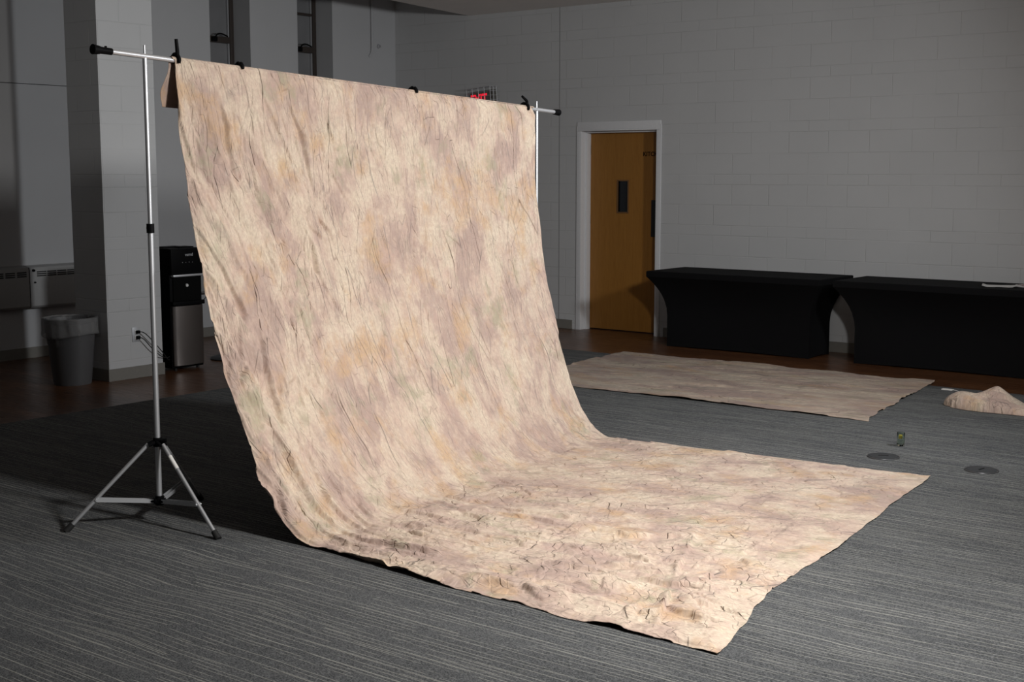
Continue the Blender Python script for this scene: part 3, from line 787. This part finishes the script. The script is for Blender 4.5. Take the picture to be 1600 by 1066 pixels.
o = grid_object('folded_cloth', top_, np.stack([uu * .46 + 3.3, vv * .3 + 12.2], -1), M_cloth, .002)
o.parent = t
bm = bmesh.new()
path_tube(bm, spline([(-.38, .06, .05), (-.43, .16, .03), (-.45, .28, .006), (-.49, .38, .006), (-.51, .48, .008), (-.56, .52, .006), (-.60, .60, .006), (-.66, .64, .006)], 6), .0032, 6)
obj('tag_string', bm, M_white, t, True)
bm = bmesh.new(); box(bm, -.74, -.655, .62, .665, .001, .008, .001); obj('paper_tag', bm, M_label, t)

# ------------------------------------------------------------------ tables in black spandex covers
def table(x0, x1, y0, y1, label, ridge=None):
    t = thing('covered_table', label, 'table', ((x0 + x1) / 2, (y0 + y1) / 2, 0), 0, 'black covered tables along the door wall')
    hw, hd, H = (x1 - x0) / 2, (y1 - y0) / 2, .745
    zs = [0, .012, .06, .14, .22, .30, .38, .46, .52, .57, .61, .645, .672, .690, .700, .720, .738, .745]
    NU = 36; rings = []
    bm = bmesh.new()
    for z in zs:
        k = max(0, min(1, (z - .30) / (.69 - .30))); k = k ** 2.1
        inx = .155 * (1 - k); iny = .15 * (1 - k)
        if z >= .7: inx = iny = 0
        e = .006 if z >= .745 else 0
        ring = []
        X0, X1, Y0, Y1 = -hw + inx + e, hw - inx - e, -hd + iny + e, hd - iny - e
        pinch = .035 * math.sin(PI * min(1, z / .69)) if z < .69 else 0
        for side in range(4):
            for q in range(NU):
                f = q / NU; pp = math.sin(PI * f)
                if side == 0: ring.append((X0 + (X1 - X0) * f, Y0 + pinch * pp, z))
                elif side == 1: ring.append((X1 - pinch * pp * 1.4, Y0 + (Y1 - Y0) * f, z))
                elif side == 2: ring.append((X1 - (X1 - X0) * f, Y1 - pinch * pp, z))
                else: ring.append((X0 + pinch * pp * 1.4, Y1 - (Y1 - Y0) * f, z))
        # hem rises between the feet
        if z < .05:
            n_ = len(ring); ring2 = []
            for i, p in enumerate(ring):
                f = (i % NU) / NU; lift = .012 * math.sin(PI * f) ** .7
                ring2.append((p[0], p[1], p[2] + lift))
            ring = ring2
        rings.append([bm.verts.new(p) for p in ring])
    n_ = NU * 4
    for a, b in zip(rings[:-1], rings[1:]):
        for i in range(n_): bm.faces.new((a[i], a[(i+1) % n_], b[(i+1) % n_], b[i]))
    bm.faces.new(rings[-1])
    cov = obj('stretch_cover', bm, M_spandex, t, True)
    if ridge is not None:
        bm = bmesh.new(); path_tube(bm, [(ridge + .0, hd - .01, H - .004), (ridge + .03, 0, H - .002), (ridge + .05, -hd + .02, H - .006)], .011, 10)
        obj('cover_crease', bm, M_spandex, t, True)
    for sx in (-1, 1):
        for sy in (-1, 1):
            bm = bmesh.new(); tube(bm, (sx * (hw - .185), sy * (hd - .18), .0), (sx * (hw - .185), sy * (hd - .18), .70), .014, n=12)
            obj('leg', bm, M_black, t, True)
    return t
table(-7.03, -5.20, 11.10, 11.83, 'black covered table beside the wooden door')
table(-5.07, -3.24, 11.10, 11.83, 'black covered table at the right edge with papers on top', .87)

# papers on the far table
def sheet(name, x, y, z, rz, wd, dp, lab, seed, mat):
    nx_, ny_ = 24, 18
    a_, b_ = np.meshgrid(np.linspace(-.5, .5, nx_), np.linspace(-.5, .5, ny_))
    zz = .003 + .012 * np.clip(fbm(a_ * 2 + seed, b_ * 2, seed), 0, 1) + .010 * smooth(np.abs(a_), .35, .5)
    Pq = np.stack([a_ * wd, b_ * dp, zz], -1)
    o = grid_object(name, Pq, np.stack([a_, b_], -1), mat, .0012)
    o.location = (x, y, z); o.rotation_euler = (0, 0, rz)
    return tag(o, lab, 'paper')
m = NT('printed_flyer'); uvn = m.n('ShaderNodeTexCoord').outputs['UV']
m.set(color=m.mix(m.mapr(m.noise(uvn, 4, 2), .5, .55), (.70, .69, .68), (.28, .14, .16)), rough=.6)
sheet('paper_sheet', -3.70, 11.40, .746, .3, .28, .21, 'pale paper sheet lying left of the printed flyer on the right table', 3, M_white)
sheet('printed_flyer', -3.46, 11.50, .746, -.2, .28, .21, 'printed flyer at the right end of the covered table', 8, m.m)

# ------------------------------------------------------------------ water dispenser
t = thing('water_dispenser', 'black and steel water dispenser beside the block column', 'water dispenser', (-9.47, 7.325, 0))
hw, hd = .17, .17      # y half width, x half depth
bm = bmesh.new()
box(bm, -hd, hd - .03, -hw, hw, .02, 1.055, .008)                 # rear body
box(bm, hd - .035, hd, -hw, hw, .83, 1.055, .012)                 # head
obj('body', bm, M_black, t, True)
bm = bmesh.new(); box(bm, hd - .034, hd - .02, -hw + .03, hw - .03, .60, .83); obj('dispensing_bay', bm, plain('bay_plastic', (.004, .004, .004), .5, spec=.06), t)
bm = bmesh.new(); box(bm, hd - .034, hd + .012, -hw + .0, hw, .565, .60, .006)
for k in range(9): box(bm, hd - .02, hd + .004, -.11 + k * .027, -.095 + k * .027, .598, .602)
obj('drip_tray', bm, M_black, t, True)
bm = bmesh.new(); n_ = 20; A = []; B = []
for i in range(n_ + 1):
    yv = -hw + .01 + (2 * hw - .02) * i / n_; xv = hd - .01 + .028 * math.sin(PI * i / n_) ** .5
    A.append(bm.verts.new((xv, yv, .045))); B.append(bm.verts.new((xv, yv, .56)))
for i in range(n_): bm.faces.new((A[i], A[i+1], B[i+1], B[i]))
a0_, a1_ = bm.verts.new((hd - .035, hw - .01, .045)), bm.verts.new((hd - .035, -hw + .01, .045)); b0_, b1_ = bm.verts.new((hd - .035, hw - .01, .56)), bm.verts.new((hd - .035, -hw + .01, .56))
bm.faces.new(A + [a0_, a1_]); bm.faces.new((B + [b0_, b1_])[::-1]); bm.faces.new((A[-1], a0_, b0_, B[-1])); bm.faces.new((a1_, A[0], B[0], b1_)); bm.faces.new((a0_, a1_, b1_, b0_))
obj('door_panel', bm, M_steel, t, True)
bm = bmesh.new(); box(bm, hd - .03, hd + .014, -hw + .01, hw - .002, .812, .832, .007); obj('chrome_lip', bm, M_alu, t, True)
bm = bmesh.new(); tube(bm, (hd - .021, .0, .735), (hd - .008, .0, .735), .014, .013, 20); obj('spout_button', bm, M_white, t, True)
bm = bmesh.new(); box(bm, -hd + .04, .02, -.13, .10, 1.054, 1.064, .004); box(bm, -.02, .10, -.02, .13, 1.056, 1.066, .004); obj('lid', bm, M_black, t, True)
for k in range(4):
    bm = bmesh.new(); tube(bm, (hd - .001, -.05 + k * .035, .935 - .003 * (k % 2)), (hd + .0015, -.05 + k * .035, .935), .0032, n=10)
    obj('indicator', bm, M_alud, t)
text_mesh('logo', 'vernd', .036, M_alud, (hd + .0006, .02, 1.0), (PI / 2, 0, PI / 2), t, .0005, .0004)
for sy in (-1, 1):
    for sx in (-1, 1):
        bm = bmesh.new(); tube(bm, (sx * .12, sy * .12, 0), (sx * .12, sy * .12, .022), .014, n=12); obj('foot', bm, M_rubber, t, True)
bm = bmesh.new(); box(bm, .08, .10, hw, hw + .02, .955, .975, .002); box(bm, .08, .10, hw, hw + .02, .93, .945, .002); obj('side_hinge', bm, M_black, t)
bm = bmesh.new(); path_tube(bm, [(.06, hw - .005, .635), (.05, hw + .16, .635)], .006, 8); path_tube(bm, [(.05, hw + .16, .635), (.07, hw + .02, .545), (.07, hw - .005, .53)], .004, 8)
obj('side_bracket', bm, M_brown, t, True)

# outlet and cords on the column
t = thing('wall_outlet', 'metal duplex outlet low on the block column', 'outlet', (cx1, 6.745, .365))
bm = bmesh.new(); box(bm, 0, .006, -.038, .038, -.06, .06, .003)
obj('cover_plate', bm, M_alud, t, True)
for dz in (.022, -.024):
    bm = bmesh.new(); box(bm, .005, .009, -.017, .017, dz - .016, dz + .016, .002); obj('socket', bm, M_white, t)
def cord(name, pts, r, lab):
    t = thing(name, lab, 'cord', pts[0])
    o0 = Vector(pts[0])
    bm = bmesh.new(); path_tube(bm, spline([tuple(Vector(p) - o0) for p in pts], 8), r, 8); obj('cable', bm, M_rubber, t, True)
    bm = bmesh.new(); box(bm, 0, .028, -.012, .014, -.013, .013, .004); obj('plug', bm, M_black, t, True)
    return t
ox = cx1 + .0095
cord('power_cord', [(ox, 6.752, .387), (ox + .035, 6.80, .375), (ox + .035, 6.90, .28), (ox + .02, 6.99, .19), (ox - .02, 7.07, .12), (ox - .1, 7.15, .1)], .004, 'upper black cord plugged into the column outlet')
cord('power_cord', [(ox, 6.752, .341), (ox + .035, 6.79, .325), (ox + .035, 6.88, .23), (ox + .03, 6.97, .16), (ox - .02, 7.07, .135), (ox - .1, 7.15, .13)], .004, 'lower black cord plugged into the column outlet')

# ------------------------------------------------------------------ trash can with liner
t = thing('trash_can', 'grey plastic trash can with clear liner beside the column', 'trash can', (-9.43, 6.24, 0))
bm = bmesh.new(); lathe(bm, [(0, .004), (.138, .004), (.146, 0), (.150, .02), (.196, .50), (.205, .505), (.208, .53), (.202, .535), (.196, .53), (.190, .5), (.144, .03), (0, .025)], n=56)
obj('bin', bm, M_grey, t, True)
mm = NT('clear_bin_liner'); mm.set(color=(.30, .30, .30), rough=.4, spec=.4); mm.b.inputs['Alpha'].default_value = .34
mm.bump(mm.noise(mm.n('ShaderNodeTexCoord').outputs['Object'], 30, 4), .6, .01)
bm = bmesh.new(); n_ = 96; rr_ = []
prof = [(.176, .34), (.186, .44), (.196, .52), (.206, .545), (.216, .54), (.218, .50), (.217, .45), (.222, .415), (.218, .40)]
for r, z in prof:
    ring = []
    for i in range(n_):
        a = 2 * PI * i / n_; k = .005 * math.sin(a * 7 + z * 9) + .0025 * math.sin(a * 17 + z * 12)
        dz = 0 if z > .5 else .014 * math.sin(a * 2 + 1.2) * (.545 - z) / .14
        ring.append(bm.verts.new(((r + k) * math.cos(a), (r + k) * math.sin(a), z + dz)))
    rr_.append(ring)
for A, B in zip(rr_[:-1], rr_[1:]):
    for i in range(n_): bm.faces.new((A[i], A[(i+1) % n_], B[(i+1) % n_], B[i]))
lin = obj('bin_liner', bm, mm.m, t, True)
md = lin.modifiers.new('thickness', 'SOLIDIFY'); md.thickness = .001

# round based stand behind the backdrop
t = thing('floor_stand', 'dark round-based floor stand half hidden behind the backdrop', 'stand', (-9.57, 7.98, 0))
bm = bmesh.new(); lathe(bm, [(0, 0), (.165, 0), (.17, .008), (.16, .022), (.10, .040), (.04, .052), (0, .054)], n=48); obj('base', bm, plain('dark_painted_iron', (.03, .034, .036), .4), t, True)
bm = bmesh.new(); tube(bm, (0, 0, .05), (0, 0, .98), .018, n=20); lathe(bm, [(0, .97), (.024, .97), (.028, .99), (.02, 1.015), (0, 1.02)], n=24); obj('post', bm, M_black, t, True)

# floor outlet covers
M_rim = plain('worn_disc_rim', (.10, .10, .105), .35, metal=.6)
def disc(x, y, lab, flip):
    t = thing('floor_outlet', lab, 'floor outlet', (x, y, .006), flip, 'round floor outlet covers')
    bm = bmesh.new(); lathe(bm, [(.0, 0), (.094, 0), (.096, .002), (.094, .0055), (.088, .0065), (.086, .0045), (0, .0045)], n=56); obj('rim', bm, M_rim, t, True)
    bm = bmesh.new(); lathe(bm, [(0, .0048), (.0855, .0048), (.0855, .0072), (.084, .0078), (0, .008)], n=56)
    obj('lid', bm, plain('dark_outlet_lid', (.03, .032, .035), .5), t, True)
    bm = bmesh.new(); box(bm, -.03, .03, -.004, .004, .0075, .0098, .001); obj('latch', bm, M_black, t)
disc(-3.10, 7.57, 'dark round floor outlet cover nearest the small glass', .3)
disc(-2.51, 7.565, 'dark round floor outlet cover at the right edge of the photo', 1.4)

# small glass with a yellow label
t = thing('glass_tumbler', 'small clear glass holding something yellow, standing on the carpet', 'glass', (-3.144, 7.945, .006))
m = NT('clear_glass'); m.set(color=(.72, .80, .74), rough=.03, trans=1.0, ior=1.45)
bm = bmesh.new(); lathe(bm, [(0, 0), (.022, 0), (.0235, .003), (.0245, .088), (.0235, .0885), (.0225, .087), (.0215, .012), (0, .009)], n=40); obj('cup', bm, m.m, t, True)
bm = bmesh.new(); box(bm, -.012, .008, -.010, .006, .046, .068, .003)
obj('yellow_content', bm, plain('yellow_wax', (.55, .42, .05), .5, var=.3, scale=60), t, True)
